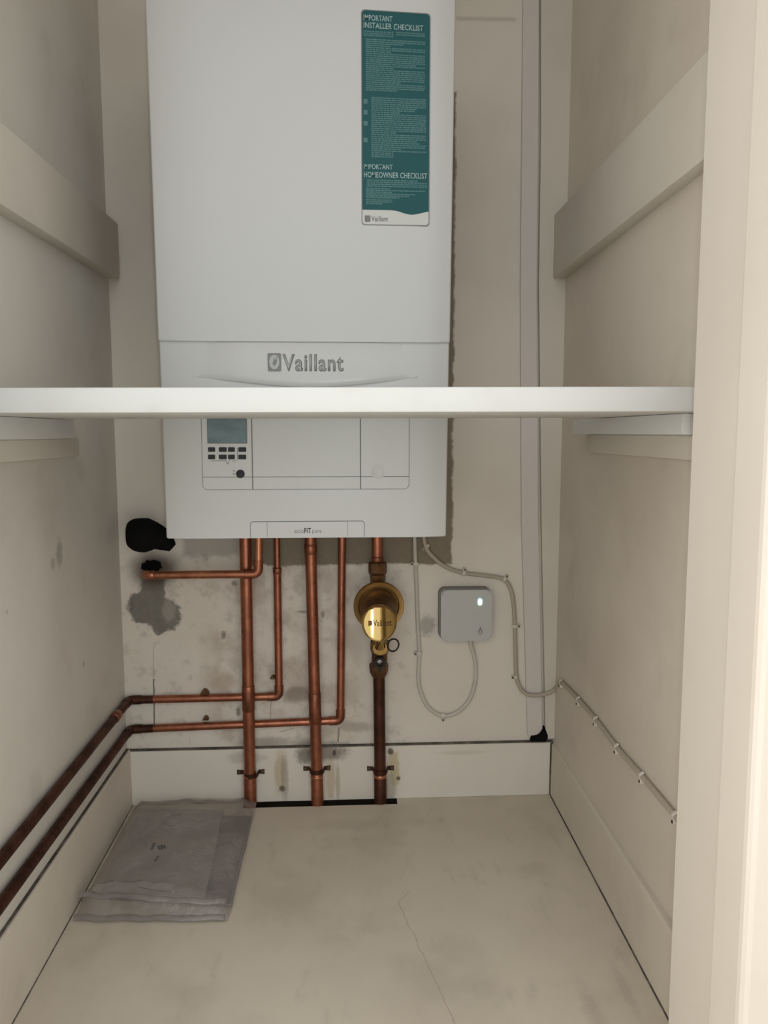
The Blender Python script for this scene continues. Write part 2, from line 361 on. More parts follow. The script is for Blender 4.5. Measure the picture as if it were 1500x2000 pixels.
# skirtings, each with a dusty gap line along its top
skz = .1085
bm = bm_new(); add_box(bm, -.4175, .415, SK, D, 0, skz, .0015, 2)
add_box(bm, -.4175, .417, SK+.0018, D, skz-.0005, skz+.0036, mi=1)
struct('baseboard_back', bm, [M['skirt'], M['dust']], 'dirty cream skirting along the back wall with glue stains', 'skirting')
bm = bm_new(); add_hexa(bm, [(-.4185, .45, 0), (-.4065, .45, 0), (-.4095, SK, 0), (-.4185, SK, 0), (-.4185, .45, .120), (-.4085, .45, .120), (-.4105, SK, .114), (-.4185, SK, .114)], .0012)
add_hexa(bm, [(-.4185, .45, .1185), (-.4135, .45, .1185), (-.4135, SK, .1125), (-.4185, SK, .1125), (-.4185, .45, .1210), (-.4135, .45, .1210), (-.4135, SK, .1152), (-.4185, SK, .1152)], mi=1)
add_hexa(bm, [(-.4185, .45, 0), (-.4050, .45, 0), (-.4085, SK, 0), (-.4185, SK, 0), (-.4185, .45, .0012), (-.4050, .45, .0012), (-.4085, SK, .0012), (-.4185, SK, .0012)], mi=1)
struct('baseboard_left', bm, [M['skirt_side'], M['dust']], 'cream skirting along the left wall below the copper pipes', 'skirting')
pf, pb = atz(1310, 2000, 0), atz(1073, 1550, 0)
fx = lambda y: pb.x + (pf.x-pb.x)*(y-pb.y)/(pf.y-pb.y)
bm = bm_new(); add_hexa(bm, [(fx(.45), .45, 0), (.43, .45, 0), (.43, SK, 0), (fx(SK), SK, 0), (fx(.45)+.0015, .45, .112), (.43, .45, .112), (.43, SK, .108), (fx(SK)+.001, SK, .108)], .003)
add_hexa(bm, [(fx(.45)-.0013, .45, 0), (.42, .45, 0), (.42, SK, 0), (fx(SK)-.0013, SK, 0), (fx(.45)-.0013, .45, .001), (.42, .45, .001), (.42, SK, .001), (fx(SK)-.0013, SK, .001)], mi=1)
add_box(bm, fx(SK)-.002, fx(SK)+.004, SK-.0015, SK+.003, 0, .108, mi=1)
struct('baseboard_right', bm, [M['skirt_side'], M['dust']], 'cream skirting along the right wall with a dark gap at the floor', 'skirting')
# corner board (right back corner), slightly waisted like the old timber it is
def strip(name, y0, y1, left, right, mat, bev=.002):
    bm = bm_new(); n = len(left); L = []; Rr = []
    for (l, r) in zip(left, right):
        L.append((l.x, l.z)); Rr.append((r.x, r.z))
    poly = L + Rr[::-1]
    add_prism(bm, poly, lambda u, w, d: (u, d, w), y0, y1)
    return bm
ly = [(1057, -140), (1057, 250), (1053, 560), (1058, 1020), (1066, 1442)]
ry = [(1104, -140), (1101, 250), (1097.5, 560), (1091, 1020), (1083, 1442)]
bm = strip('corner', 1.448, D, [at(*p, 1.448) for p in ly], [Vector((.4225, 0, at(*p, 1.448).z)) for p in ry], M['wood'])
struct('trim_1', bm, M['wood'], 'cream painted corner board in the right back corner', 'trim')
# front door lining with a rounded stop, both sides of the opening
def jamb(sgn, inner, name, label):
    bm = bm_new()
    prof = [(inner, .70), (inner, .612), (inner-.006, .604), (inner-.0095, .600), (inner-.0095, .560)]
    prof += [(inner-.0088, .556), (inner-.0068, .5528), (inner-.0040, .550), (inner+.022, .505), (.56, .505), (.56, .70)]
    prof[0] = (inner+.0015, .7015)
    add_prism(bm, [(sgn*x, y) for x, y in prof], lambda u, w, d: (u, w, d), 0, TOP)
    struct(name, bm, M['jamb'], label, 'door frame')
jamb(1, .325, 'trim_2', 'pale painted door lining at the right front of the cupboard')
jamb(-1, .345, 'trim_3', 'pale painted door lining at the left front of the cupboard')

# plastic cable trunking beside the corner board
lt = [(1023, -140), (1020, 250), (1017, 560), (1019, 1020), (1031, 1437)]
rt = [(1054, -140), (1051, 250), (1048, 560), (1051, 1020), (1060, 1437)]
bm = strip('trunk', 1.451, D, [at(*p, 1.451) for p in lt], [at(*p, 1.451) for p in rt], M['lilac'])
bmesh.ops.bevel(bm, geom=[e for e in bm.edges if abs(e.verts[0].co.y-1.451) < 1e-4 and abs(e.verts[1].co.y-1.451) < 1e-4], offset=.0015, segments=2, affect='EDGES')
tag(centre(obj('cable_trunking', bm, M['lilac'])), 'narrow pale plastic trunking strip running up the back wall beside the corner board', 'trunking')
# added black lump standing in for the dark hole where trunking and corner board stop short of the skirting
bm = bm_new()
pts = [at(1036, 1447, 1.451), at(1040, 1438, 1.451), at(1052, 1434, 1.451), at(1059, 1424, 1.451), at(1063, 1419, 1.451), at(1067, 1430, 1.451), at(1071, 1440, 1.451), at(1064, 1448, 1.451), at(1050, 1447, 1.451)]
add_prism(bm, [(p.x, p.z) for p in pts], lambda u, w, d: (u, d, w), 1.4465, 1.459)
bmesh.ops.bevel(bm, geom=[e for e in bm.edges if abs(e.verts[0].co.y-e.verts[1].co.y) < 1e-5 and e.verts[0].co.y < 1.45], offset=.002, segments=2, affect='EDGES')
tag(centre(obj('dark_gap_lump', bm, M['black'], None, True)), 'small black ragged lump standing in for the dark gap above the skirting in the right back corner', 'dark_gap')

# ------------------------------------------------------------------ shelf and battens
bm = bm_new()
zl0, zl1, zr0, zr1 = .7415, .7675, .7445, .7715; ys, ye = .81, 1.138
add_hexa(bm, [(-.416, ys, zl0), (.4095, ys, zr0), (.4115, ye, zr0), (-.417, ye, zl0), (-.416, ys, zl1), (.4095, ys, zr1), (.4115, ye, zr1), (-.417, ye, zl1)], .0022)
tag(centre(obj('shelf_board', bm, M['shelf'], None, True)), 'thick white painted shelf board spanning the cupboard in front of the boiler', 'shelf')
def batten(name, x0, x1, y0, y1, z0, z1, dz, label, group, mat='wood', bev=.002):
    bm = bm_new()
    add_hexa(bm, [(x0, y0, z0), (x1, y0, z0), (x1, y1, z0+dz), (x0, y1, z0+dz), (x0, y0, z1), (x1, y0, z1), (x1, y1, z1+dz), (x0, y1, z1+dz)], bev)
    return tag(centre(obj(name, bm, M[mat], None, True)), label, 'batten', group)
batten('wall_batten', -.4225, -.3985, .71, 1.45, .985, 1.082, .014, 'wide painted timber batten high on the left wall', 'upper wall battens')
batten('wall_batten', .395, .4195, .71, 1.4475, 1.020, 1.134, -.012, 'wide painted timber batten high on the right wall', 'upper wall battens')
batten('shelf_batten', -.418, -.3975, .71, 1.177, .7135, .7415, 0, 'short painted batten under the left end of the shelf', 'shelf support battens', 'shelf')
batten('shelf_batten', .388, .4115, .862, 1.281, .7195, .7442, 0, 'short whitish batten under the right end of the shelf', 'shelf support battens', 'shelf')
batten('packing_strip', -.418, -.4075, .71, 1.225, .6862, .7135, 0, 'thin painted strip fixed just below the batten under the shelf left end', 'packing strips')
batten('packing_strip', .4035, .414, .80, 1.25, .690, .7195, 0, 'thin painted strip fixed just below the batten under the shelf right end', 'packing strips')

# ------------------------------------------------------------------ boiler
boiler = thing('wall_boiler', ((-.262+.159)/2, 1.30, .564), 'glossy white wall-hung boiler with teal sticker above the copper pipes', 'boiler')
X0, X1, Z0, Z1 = -.2625, .1590, .5645, 1.345
def section(yf, x0=X0, x1=X1):
    return [(x0, 1.457), (x0, yf+.0062), (x0+.0008, yf+.0044), (x0+.0028, yf+.0034), (x0+.025, yf+.0010), (x0+.05, yf+.0002), (x0+.075, yf),
            (x1-.058, yf), (x1-.048, yf+.0004), (x1-.034, yf+.0013), (x1-.0028, yf+.0036), (x1-.0008, yf+.0046), (x1, yf+.0064), (x1, 1.457)]
XC = (X0+X1)/2; tap = lambda u, z: XC + (u-XC)*(1 + .030*(z-Z0)/.756)
bm = bm_new(); add_prism(bm, section(1.152), lambda u, w, d: (tap(u, d), w, d), Z0, Z1)
bmesh.ops.bevel(bm, geom=[e for e in bm.edges if abs(e.verts[0].co.z-Z0) < 1e-5 and abs(e.verts[1].co.z-Z0) < 1e-5 and max(v.co.y for v in e.verts) < 1.2], offset=.0016, segments=3, affect='EDGES')
obj('casing', bm, M['white'], boiler, True, 40)
YF = 1.1485
def front_plate(zlo, zhi, yf, bev=.0016):
    bm = bm_new(); s = [p for p in section(yf, X0-.0006, X1+.0006) if p[1] < 1.4]
    s = [(s[0][0], 1.166)] + s + [(s[-1][0], 1.166)]
    add_prism(bm, s, lambda u, w, d: (tap(u, d), w, d), zlo, zhi)
    es = [e for e in bm.edges if abs(e.verts[0].co.z-e.verts[1].co.z) < 1e-6 and max(v.co.y for v in e.verts) < 1.165]
    bmesh.ops.bevel(bm, geom=es, offset=bev, segments=3, affect='EDGES')
    return bm
zs = at(600, 668, YF).z
obj('front_door', front_plate(zs+.0006, Z1, YF), M['white'], boiler, True, 40)
# logo band with its bowed lower lip
bm = bm_new(); N = 48; top = []; bot = []
xa, xb = X0+.045, X1-.045
for i in range(N+1):
    t = i/N; x = xa + (xb-xa)*t; c = math.cos((t-.52)*PI*1.04)
    bow = max(0, c)**1.6
    bot.append((x, .8005 - .0115*bow)); top.append((x, zs-.0006))
rows = []
for i in range(N+1):
    t = i/N; ed = min(t, 1-t); q_ = max(0, (.24-ed))/.24; yf = YF + .0045*q_*q_*(3-2*q_)
    x, zb = bot[i]; zt = top[i][1]
    prof = [(1.158, zt), (yf+.0012, zt), (yf, zt-.0012), (yf-.0004, zb+.010), (yf-.0008, zb+.002), (yf+.0006, zb), (1.158, zb+.002)]
    rows.append([bm.verts.new((x, y, z)) for y, z in prof])
for a, b in zip(rows, rows[1:]):
    for j in range(7): bm.faces.new((a[j], a[(j+1) % 7], b[(j+1) % 7], b[j]))
bm.faces.new(rows[0][::-1]); bm.faces.new(rows[-1])
band = obj('logo_panel', bm, M['white'], boiler, True, 50)
# brand lettering: grey rimmed icon square and word
a, b = at(552, 725, YF), at(671, 692, YF)
text_obj('lettering_outline', 'Vaillant', b.x-a.x, b.z-a.z, .0006, (a.x, YF-.0003, a.z), M['silver_d'], band, bold=.024, gap=1.10)
a2, b2 = at(552.8, 724.4, YF), at(670.2, 692.6, YF)
text_obj('lettering', 'Vaillant', b2.x-a2.x, b2.z-a2.z, .0004, (a2.x, YF-.0008, a2.z), M['silver'], band, bold=-.004, gap=1.10)
a, b = at(523, 725, YF), at(549, 690, YF)
bm = bm_new(); add_prism(bm, rrect(a.x, b.x, a.z, b.z, .002), lambda u, w, d: (u, d, w), YF-.0012, YF)
emb = obj('emblem', bm, M['silver_d'], band)
bm = bm_new(); cx, cz, w_, h_ = (a.x+b.x)/2, (a.z+b.z)/2, (b.x-a.x)/2, (b.z-a.z)/2
oval = [(cx + w_*.74*math.cos(t*2*PI/24), cz + h_*.80*math.sin(t*2*PI/24)) for t in range(24)]
add_prism(bm, oval, lambda u, w, d: (u, d, w), YF-.0018, YF-.0011)
add_prism(bm, [(cx-w_*.30, cz-h_*.1), (cx+w_*.05, cz-h_*.45), (cx+w_*.40, cz+h_*.1), (cx+w_*.30, cz+h_*.65), (cx+w_*.12, cz+h_*.15), (cx-w_*.05, cz+h_*.55), (cx-w_*.12, cz+h_*.05)], lambda u, w, d: (u, d, w), YF-.0024, YF-.0017, 1)
obj('emblem_oval', bm, [M['silver'], M['silver_d']], band)
# control panel: three flush pieces in a grey shadow gap
YC = 1.152
p0, p1 = at(396, 957, YC), at(800, 775, YC)
px = lambda x, y: at(x, y, YC)
bm = bm_new(); add_prism(bm, rrect(p0.x, p1.x, p0.z, p1.z, .008), lambda u, w, d: (u, d, w), YC-.0004, YC+.003)
panel = obj('control_panel', bm, M['gap'], boiler)
d1, d2 = px(493, 900).x, px(704, 900).x; g = .0007; ph = px(600, 931).z
def plate(name, xa, xb, za, zb, parent, mat, rl=0, rr=0, groove=True):
    bm = bm_new()
    def piece(z0, z1, bl, br):
        poly = []
        for (x, z, r, a0) in ((xb, z1, 0, 0), (xa, z1, 0, 90), (xa, z0, bl, 180), (xb, z0, br, 270)):
            if r == 0: poly.append((x, z)); continue
            cx = x + (r if a0 == 180 else -r); cz = z + r
            for i in range(7):
                q = math.radians(a0 + 90*i/6); poly.append((cx + r*math.cos(q), cz + r*math.sin(q)))
        fs = add_prism(bm, poly, lambda u, w, d: (u, d, w), YC+.002, YC-.0018)
    if groove: piece(ph+.0004, zb, 0, 0); piece(za, ph-.0003, rl, rr)
    else: piece(za, zb, rl, rr)
    es = [e for e in bm.edges if all(v.co.y < YC-.0017 for v in e.verts)]
    bmesh.ops.bevel(bm, geom=es, offset=.0005, segments=2, affect='EDGES')
    return obj(name, bm, mat, parent, True, 40)
zb_, zt_ = p0.z+.0008, p1.z-.0008
disp_panel = plate('display_panel', p0.x+.0008, d1-g, zb_, zt_, panel, M['white2'], .0072, 0)
plate('flap', d1+g, d2-g, zb_, zt_, panel, M['white2'])
cov = plate('side_cover', d2+g, p1.x-.0008, zb_, zt_, panel, M['white2'], 0, .0072)
YP = YC-.0018
def disc(name, c, r, mat, parent, h=.001, seg=28):
    bm = bm_new(); add_lathe(bm, [(r, 0), (r, h*.7), (r*.9, h), (0, h)], c, (0, -1, 0), seg); return obj(name, bm, mat, parent, True, 50)
# parts on the display panel (children of the control panel keep the hierarchy three deep)
a, b = px(407, 865), px(481, 819)
bm = bm_new(); add_prism(bm, rrect(a.x-.0012, b.x+.0012, a.z-.0012, b.z+.0012, .0015), lambda u, w, d: (u, d, w), YP, YP-.0003, 1); add_prism(bm, rrect(a.x, b.x, a.z, b.z, .001), lambda u, w, d: (u, d, w), YP-.0002, YP-.0007)
obj('display', bm, [M['lcd'], M['gap']], panel)
def capbox(name, xa, xb, ya, yb, mat, parent, h=.0009):
    a, b = px(xa, yb), px(xb, ya); bm = bm_new(); add_prism(bm, rrect(a.x, b.x, a.z, b.z, min(.0012, (b.z-a.z)*.3), 3), lambda u, w, d: (u, d, w), YP, YP-h); return obj(name, bm, mat, parent)
for (ya, yb) in ((873.5, 882.5), (888, 897)):
    for (xa, xb) in ((407, 420.5), (428, 443), (446, 459), (466, 481)):
        capbox('button', xa, xb, ya, yb, M['button'], panel)
bm = bm_new()
for (p, q) in (((441, 898), (445, 907)), ((449, 898), (445, 907)), ((413, 900), (440, 900)), ((453, 900), (463, 900)), ((425, 884), (427, 884)), ((463.5, 875), (464, 898))):
    a, b = px(*p), px(*q); add_tube(bm, [Vector((a.x, YP-.0001, a.z)), Vector((b.x, YP-.0001, b.z))], .0004, 6)
for q in ((455, 918, 459, 919), (456, 920, 459, 921), (455, 925, 460, 926.5)):
    a, b = px(q[0], q[3]), px(q[2], q[1]); add_prism(bm, [(a.x, a.z), (b.x, a.z), (b.x, b.z), (a.x, b.z)], lambda u, w, d: (u, d, w), YP, YP-.0002)
obj('printed_marks', bm, M['ink_grey'], panel)
disc('reset_button', (px(470, 925.5).x, YP, px(470, 925.5).z), .0062, M['button'], panel, .0022)
c0 = px(738, 922); bm = bm_new(); add_lathe(bm, [(.0104, 0), (.0104, .0004), (.0098, .0006), (.0092, .0003), (0, .0003)], (c0.x, YP, c0.z), (0, -1, 0), 32); obj('blanking_cap', bm, M['white2'], panel, True, 50)
# badge flap at the bottom edge
a, b = px(489, 1052), px(712, 1017)
bm = bm_new(); add_prism(bm, rrect(a.x, b.x, Z0+.0008, b.z, .0045, 5, 'top'), lambda u, w, d: (u, d, w), YC-.0004, YC+.002)
flap = obj('bottom_flap', bm, M['gap'], boiler)
bm = bm_new(); e = .0009; v1, v2 = px(522, 1035).x, px(679, 1035).x
add_prism(bm, rrect(a.x+e, b.x-e, Z0+.0009, b.z-e, .0038, 5, 'top'), lambda u, w, d: (u, d, w), YC-.0012, YC+.001)
add_prism(bm, [(v1-.0003, Z0+.002), (v1+.0003, Z0+.002), (v1+.0003, b.z-e), (v1-.0003, b.z-e)], lambda u, w, d: (u, d, w), YC-.00125, YC-.001, 1)
add_prism(bm, [(v2-.0003, Z0+.002), (v2+.0003, Z0+.002), (v2+.0003, b.z-e), (v2-.0003, b.z-e)], lambda u, w, d: (u, d, w), YC-.00125, YC-.001, 1)
obj('flap_cover', bm, [M['white2'], M['gap']], flap)
for (s, xa, xb, ya, yb, bo, m) in (('eco', 575, 593, 1035, 1041, 0, 'ink_grey'), ('FIT', 594.5, 607.5, 1031, 1041, .02, 'ink'), ('pure', 610, 628, 1035, 1043, 0, 'ink_grey')):
    a, b = px(xa, yb), px(xb, ya); text_obj('badge_lettering', s, b.x-a.x, b.z-a.z, .0002, (a.x, YC-.0012, a.z), M[m], flap, bold=bo)
# ---- checklist sticker
YS = YF
sp = lambda x, y: at(x, y, YS)
tl, br = sp(706, 19), sp(837.5, 441)
def S(u, v):                                              # u 0..1 across, v 0..1 down; the sticker hangs a hair out of true
    x = tl.x + (br.x-tl.x)*u; z = tl.z + (br.z-tl.z)*v
    return (x, z - .003*u*(1-v))
sx = br.x-tl.x; sz = tl.z-br.z
def sq(bm, poly, y0, y1, mi=0): add_prism(bm, [S(*p) for p in poly], lambda u, w, d: (u, d, w), y0, y1, mi)
def srr(u0, u1, v0, v1, ru, rv, n=5):
    out = []
    for (cu, cv, a0) in ((u0+ru, v0+rv, 180), (u1-ru, v0+rv, 270), (u1-ru, v1-rv, 0), (u0+ru, v1-rv, 90)):
        for i in range(n+1):
            q = math.radians(a0+90*i/n); out.append((cu+ru*math.cos(q), cv+rv*math.sin(q)))
    return out
bm = bm_new(); sq(bm, srr(-.008, 1.008, -.0025, 1.0025, .05, .05*sx/sz), YS-.00015, YS+.0004)
stick = obj('sticker', bm, M['silver_d'], boiler); stick['label'] = 'tall teal checklist sticker with a white wavy foot'
bm = bm_new(); sq(bm, srr(.005, .995, .002, .997, .045, .045*sx/sz), YS-.0003, YS)
obj('sticker_base', bm, M['paper_white'], stick)
wave = lambda u: .928 + .010*(1/(1+math.exp(-(u-.50)*22)))*2.0*math.exp(-((u-.74)/.20)**2) + .0*u
bm = bm_new(); poly = srr(.005, .995, .002, .5, .05, .05*sx/sz)[:12] + [(.995 - .99*i/30, wave(.995-.99*i/30)) for i in range(31)]
sq(bm, poly, YS-.0005, YS-.0002)
obj('teal_print', bm, M['teal'], stick)
def s_text(s, u0, u1, v0, v1, mat, bold=0.01):
    a = S(u0, v1); b = S(u1, v0)
    slope = (S(1, (v0+v1)/2)[1]-S(0, (v0+v1)/2)[1])/sx
    text_obj('heading' if mat == 'print_head' else 'maker_lettering', s, (u1-u0)*sx, (v1-v0)*sz, 0, (a[0], YS-.00062, a[1]), M[mat], stick, bold=bold, mtx=Matrix(((1, 0, 0), (0, 1, 0), (slope, 0, 1))))
s_text('IMPORTANT', .03, .45, .022, .048, 'print_head', .010)
s_text('INSTALLER CHECKLIST', .03, .90, .056, .082, 'print_head', .010)
s_text('IMPORTANT', .03, .455, .712, .735, 'print_head', .010)
s_text('HOMEOWNER CHECKLIST', .03, .97, .748, .775, 'print_head', .010)
s_text('Vaillant', .14, .385, .958, .983, 'ink_grey', .02)
bm = bm_new(); sq(bm, srr(.04, .125, .955, .986, .01, .004), YS-.00062, YS-.0003); obj('maker_emblem', bm, M['ink_grey'], stick)
def para(u0, u1, v0, v1, n, fill=1.0):                    # unreadable body copy: rows of word-length strokes
    bm = bm_new()
    for i in range(n):
        v = v0 + (v1-v0)*i/n; u = u0; end = u1 if random.random() < .75*fill else u0 + (u1-u0)*random.uniform(.4, .9)
        while u < end:
            w = random.uniform(.025, .10); e_ = min(u+w, end)
            if e_-u > .008: sq(bm, [(u, v), (e_, v), (e_, v+.0056), (u, v+.0056)], YS-.00058, YS-.0004)
            u = e_ + .008
    obj('body_print', bm, M['print'], stick)
para(.03, .47, .094, .122, 3); para(.5, .93, .092, .112, 2)
para(.06, .93, .130, .372, 26, .75)
para(.14, .95, .398, .655, 27, .85); para(.14, .47, .655, .682, 3)
para(.07, .97, .784, .822, 4); para(.06, .94, .824, .875, 6, .6); para(.06, .45, .878, .905, 3)
for v in (.408, .459, .510, .588):
    bm = bm_new(); sq(bm, srr(.025, .085, v, v+.022, .012, .004), YS-.00062, YS-.0004); obj('bullet_print', bm, M['print'], stick)

# ------------------------------------------------------------------ copper pipes
YV = 1.4335; YB = 1.4417; RB = .0113; YH = 1.4518; RS = .0076
def pipe_thing(p, label): return thing('copper_pipe', p, label, 'pipe', 'copper pipes under the boiler')
def collar(root, p, q, r, mat='copper_f', name='coupling'):
    p, q = Vector(p), Vector(q); L = (q-p).length; ax = (q-p)
    bm = bm_new(); e = min(.0012, L*.2)
    add_lathe(bm, [(r-e*.9, 0), (r, e), (r, L-e), (r-e*.9, L)], p, ax, 24); return obj(name, bm, M[mat], root, True, 50)
def two(px1, py1, px2, py2, ya, yb): return at(px1, py1, ya), at(px2, py2, yb)
def on(a, b, py, px_guess):                               # point of segment a-b at image row py
    lo, hi = 0, 1
    f = lambda t: 1000 - F*((a+(b-a)*t-EYE).dot(UPV)/(a+(b-a)*t-EYE).dot(FWD))
    for _ in range(40):
        m = (lo+hi)/2
        if f(m) < py: lo = m
        else: hi = m
    return a + (b-a)*lo
def riser(pxt, pxb, label, r=RB, marks=()):
    a = at(pxt, 1060, YV); b = at(pxb, 1560, YB); d = (b-a).normalized()
    top = a + d*((.566-a.z)/d.z); bot = a + d*((-.13-a.z)/d.z)
    knee = on(a, b, 1512, 0)
    root = pipe_thing((b.x, b.y, 0), label)
    bm = bm_new(); add_tube(bm, [top, knee], r, 22); obj('tube', bm, M['copper'], root, True, 50)
    bm = bm_new(); rr = r*1.10
    L = (bot-knee).length
    add_lathe(bm, [(r*.98, -.003), (rr*.96, -.001), (rr, .0012), (rr, L)], knee, d, 24); obj('sleeve', bm, M['copper'], root, True, 50)
    collar(root, on(a, b, 1513, 0), on(a, b, 1519, 0), rr*1.035, 'copper_b', 'solder_ring')
    for (y0, y1) in marks: collar(root, on(a, b, y0, 0), on(a, b, y1, 0), r*1.09)
    return root, a, b
riser(479.5, 489, 'thick copper pipe, leftmost riser dropping behind the plastic bag', RB, ((1338, 1388),))
riser(606.5, 620, 'thick copper pipe, middle riser dropping into the black floor slot', RB*.97, ((1062, 1082), (1352, 1412)))
# slim pipe that crosses in front of the left riser and turns into the sooty hole
yd = YV-RB-.0086
a = at(506, 1052, yd); c = at(505, 1121, yd); d = at(300, 1122.5, yd+.004); e = at(283, 1123.5, yd+.006)
root = pipe_thing((d.x, d.y, d.z), 'slim copper pipe turning left into the sooty hole in the wall')
path = smooth_path([Vector((a.x, a.y, .566)), c, e, Vector((e.x-.006, 1.4625, e.z-.002))], [0, .016, .010, 0], 10)
bm = bm_new(); add_tube(bm, path, RS, 18); obj('tube', bm, M['copper_b'], root, True, 50)
bm = bm_new(); add_tube(bm, smooth_path([c+Vector((.0, 0, .026)), c, c+Vector((-.026, 0, -.0003))], [0, .016, 0], 10), RS*1.16, 18); obj('elbow', bm, M['copper_f'], root, True, 50)
collar(root, e+Vector((.004, 0, 0)), e+Vector((.018, -.0003, .0002)), RS*1.13, 'copper_b')
# two slim pipes that drop, turn left and follow the left wall
def wall_run(pts_top, corner_px, lft, side, label, thin=None):
    a = at(*pts_top, YH-.002); c = at(*corner_px, YH); d = at(*lft, YH)
    xl = -.4085
    s0 = atx(*side[0], xl); s1 = atx(*side[1], xl); dirv = (s1-s0).normalized()
    k = Vector((xl, YH, d.z + (d.z-c.z)*(xl-d.x)/(d.x-c.x)))
    f = s0 + dirv*((.30-s0.y)/dirv.y) if False else s0 + dirv*((.72-s0.y)/dirv.y)
    root = pipe_thing((c.x, c.y, c.z), label)
    dn = (c-a).normalized(); top = a + dn*((.566-a.z)/dn.z)
    bm = bm_new()
    if thin:
        j = on(a, c, thin, 0); add_tube(bm, [top, j], RS*.80, 18)
        add_tube(bm, smooth_path([j, c, c+(k-c)*.12], [0, .014, 0], 10), RS, 18)
    else: add_tube(bm, smooth_path([top, c, c+(k-c)*.12], [0, .014, 0], 10), RS, 18)
    add_tube(bm, [c+(k-c)*.1, d], RS, 18)
    obj('tube', bm, M['copper'], root, True, 50)
    bm = bm_new(); add_tube(bm, smooth_path([d, k, f], [0, .018, 0], 10), RS*1.02, 18)
    t = obj('dark_run', bm, M['copper_d'], root, True, 50); t['label'] = 'darker length along the left wall'
    bm = bm_new(); add_tube(bm, smooth_path([c+(a-c).normalized()*.022, c, c+(k-c).normalized()*.022], [0, .014, 0], 10), RS*1.15, 18); obj('elbow', bm, M['copper_f'], root, True, 50)
    bm = bm_new(); add_tube(bm, smooth_path([k+(d-k).normalized()*.022, k, k+(f-k).normalized()*.024], [0, .018, 0], 10), RS*1.16, 18); obj('elbow', bm, M['copper_d'], root, True, 50)
    return root, k, f, a, c
r1, k1, f1, a1, c1 = wall_run((541, 1070), (545, 1360), (300, 1366), ((225, 1400), (0, 1680)), 'slim copper pipe, upper of the two turning left along the wall', thin=1118)
u = (f1-k1).normalized(); collar(r1, k1+u*.075, k1+u*.100, RS*1.2, 'copper_f')
collar(r1, on(a1, c1, 1108, 0), on(a1, c1, 1120, 0), RS*1.12)
r2, k2, f2, a2, c2 = wall_run((668, 1070), (665, 1407), (300, 1422.5), ((240, 1447), (0, 1770)), 'slim copper pipe, lower of the two turning left along the wall')
# gas pipes above and below the valve
YG = 1.4335
ga = at(737, 1060, YG); gb = at(743, 1560, YB)
dg = (gb-ga).normalized()
root = pipe_thing(on(ga, gb, 1100, 0), 'short copper stub between the boiler and the brass gas valve')
bm = bm_new(); add_tube(bm, [ga+dg*((.566-ga.z)/dg.z), on(ga, gb, 1104, 0)], .0108, 22); obj('tube', bm, M['copper'], root, True, 50)
collar(root, on(ga, gb, 1086, 0), on(ga, gb, 1098, 0), .0118)
root = pipe_thing((gb.x, gb.y, 0), 'dark copper gas pipe dropping from the brass valve into the floor slot')
kn = on(ga, gb, 1507, 0)
bm = bm_new(); add_tube(bm, [on(ga, gb, 1312, 0), kn], .0112, 22); obj('tube', bm, M['copper_d'], root, True, 50)
bm = bm_new(); add_lathe(bm, [(.0112, -.002), (.0122, .001), (.0122, (gb-kn).length+.13)], kn, dg, 24); obj('sleeve', bm, M['copper_d'], root, True, 50)
collar(root, on(ga, gb, 1511, 0), on(ga, gb, 1518, 0), .0128, 'copper_b', 'solder_ring')

# ---- saddle clips on the skirting
def saddle(px_, py_, w, label, pipe_r=.0118, tilt=0):
    c = at(px_, py_, SK); root = thing('pipe_clip', c, label, 'pipe clip', 'saddle clips on the skirting')
    bm = bm_new(); yb = at(px_, py_, YB).y; cc = at(px_, py_, YB); h = .0038
    arc = [Vector((cc.x + (pipe_r+.0012)*math.cos(t), yb - (pipe_r+.0012)*math.sin(t), c.z)) for t in [PI*i/14 for i in range(15)]]
    ctr = [Vector((c.x+w, SK-.0012, c.z))] + [Vector((cc.x+pipe_r+.003, SK-.0012, c.z))] + arc[0:15] + [Vector((cc.x-pipe_r-.003, SK-.0012, c.z)), Vector((c.x-w, SK-.0012, c.z))]
    prev = None
    for i, p in enumerate(ctr):
        t = (ctr[min(i+1, len(ctr)-1)]-ctr[max(i-1, 0)]).normalized(); nrm = Vector((t.y, -t.x, 0))*.0009
        hh = h*1.25 if i in (0, len(ctr)-1) else h
        ring = [bm.verts.new(p+nrm+Vector((0, 0, -hh))), bm.verts.new(p+nrm+Vector((0, 0, hh))), bm.verts.new(p-nrm+Vector((0, 0, hh))), bm.verts.new(p-nrm+Vector((0, 0, -hh)))]
        if prev:
            for j in range(4): bm.faces.new((prev[j], prev[(j+1) % 4], ring[(j+1) % 4], ring[j]))
        else: bm.faces.new(ring[::-1])
        prev = ring
    bm.faces.new(prev); obj('band', bm, M['copper_d'], root)
    for s in (-1, 1):
        bm = bm_new(); add_lathe(bm, [(.0042, 0), (.0042, .0008), (.003, .0020), (0, .0024)], (c.x+s*(w-.004), SK-.0018, c.z), (0, -1, 0), 14); obj('screw', bm, M['nail'], root, True)
saddle(490, 1507, .0265, 'copper saddle clip holding the leftmost riser to the skirting')
saddle(619, 1500, .0265, 'copper saddle clip holding the middle riser to the skirting')
saddle(743, 1500, .0265, 'copper saddle clip holding the gas pipe to the skirting')
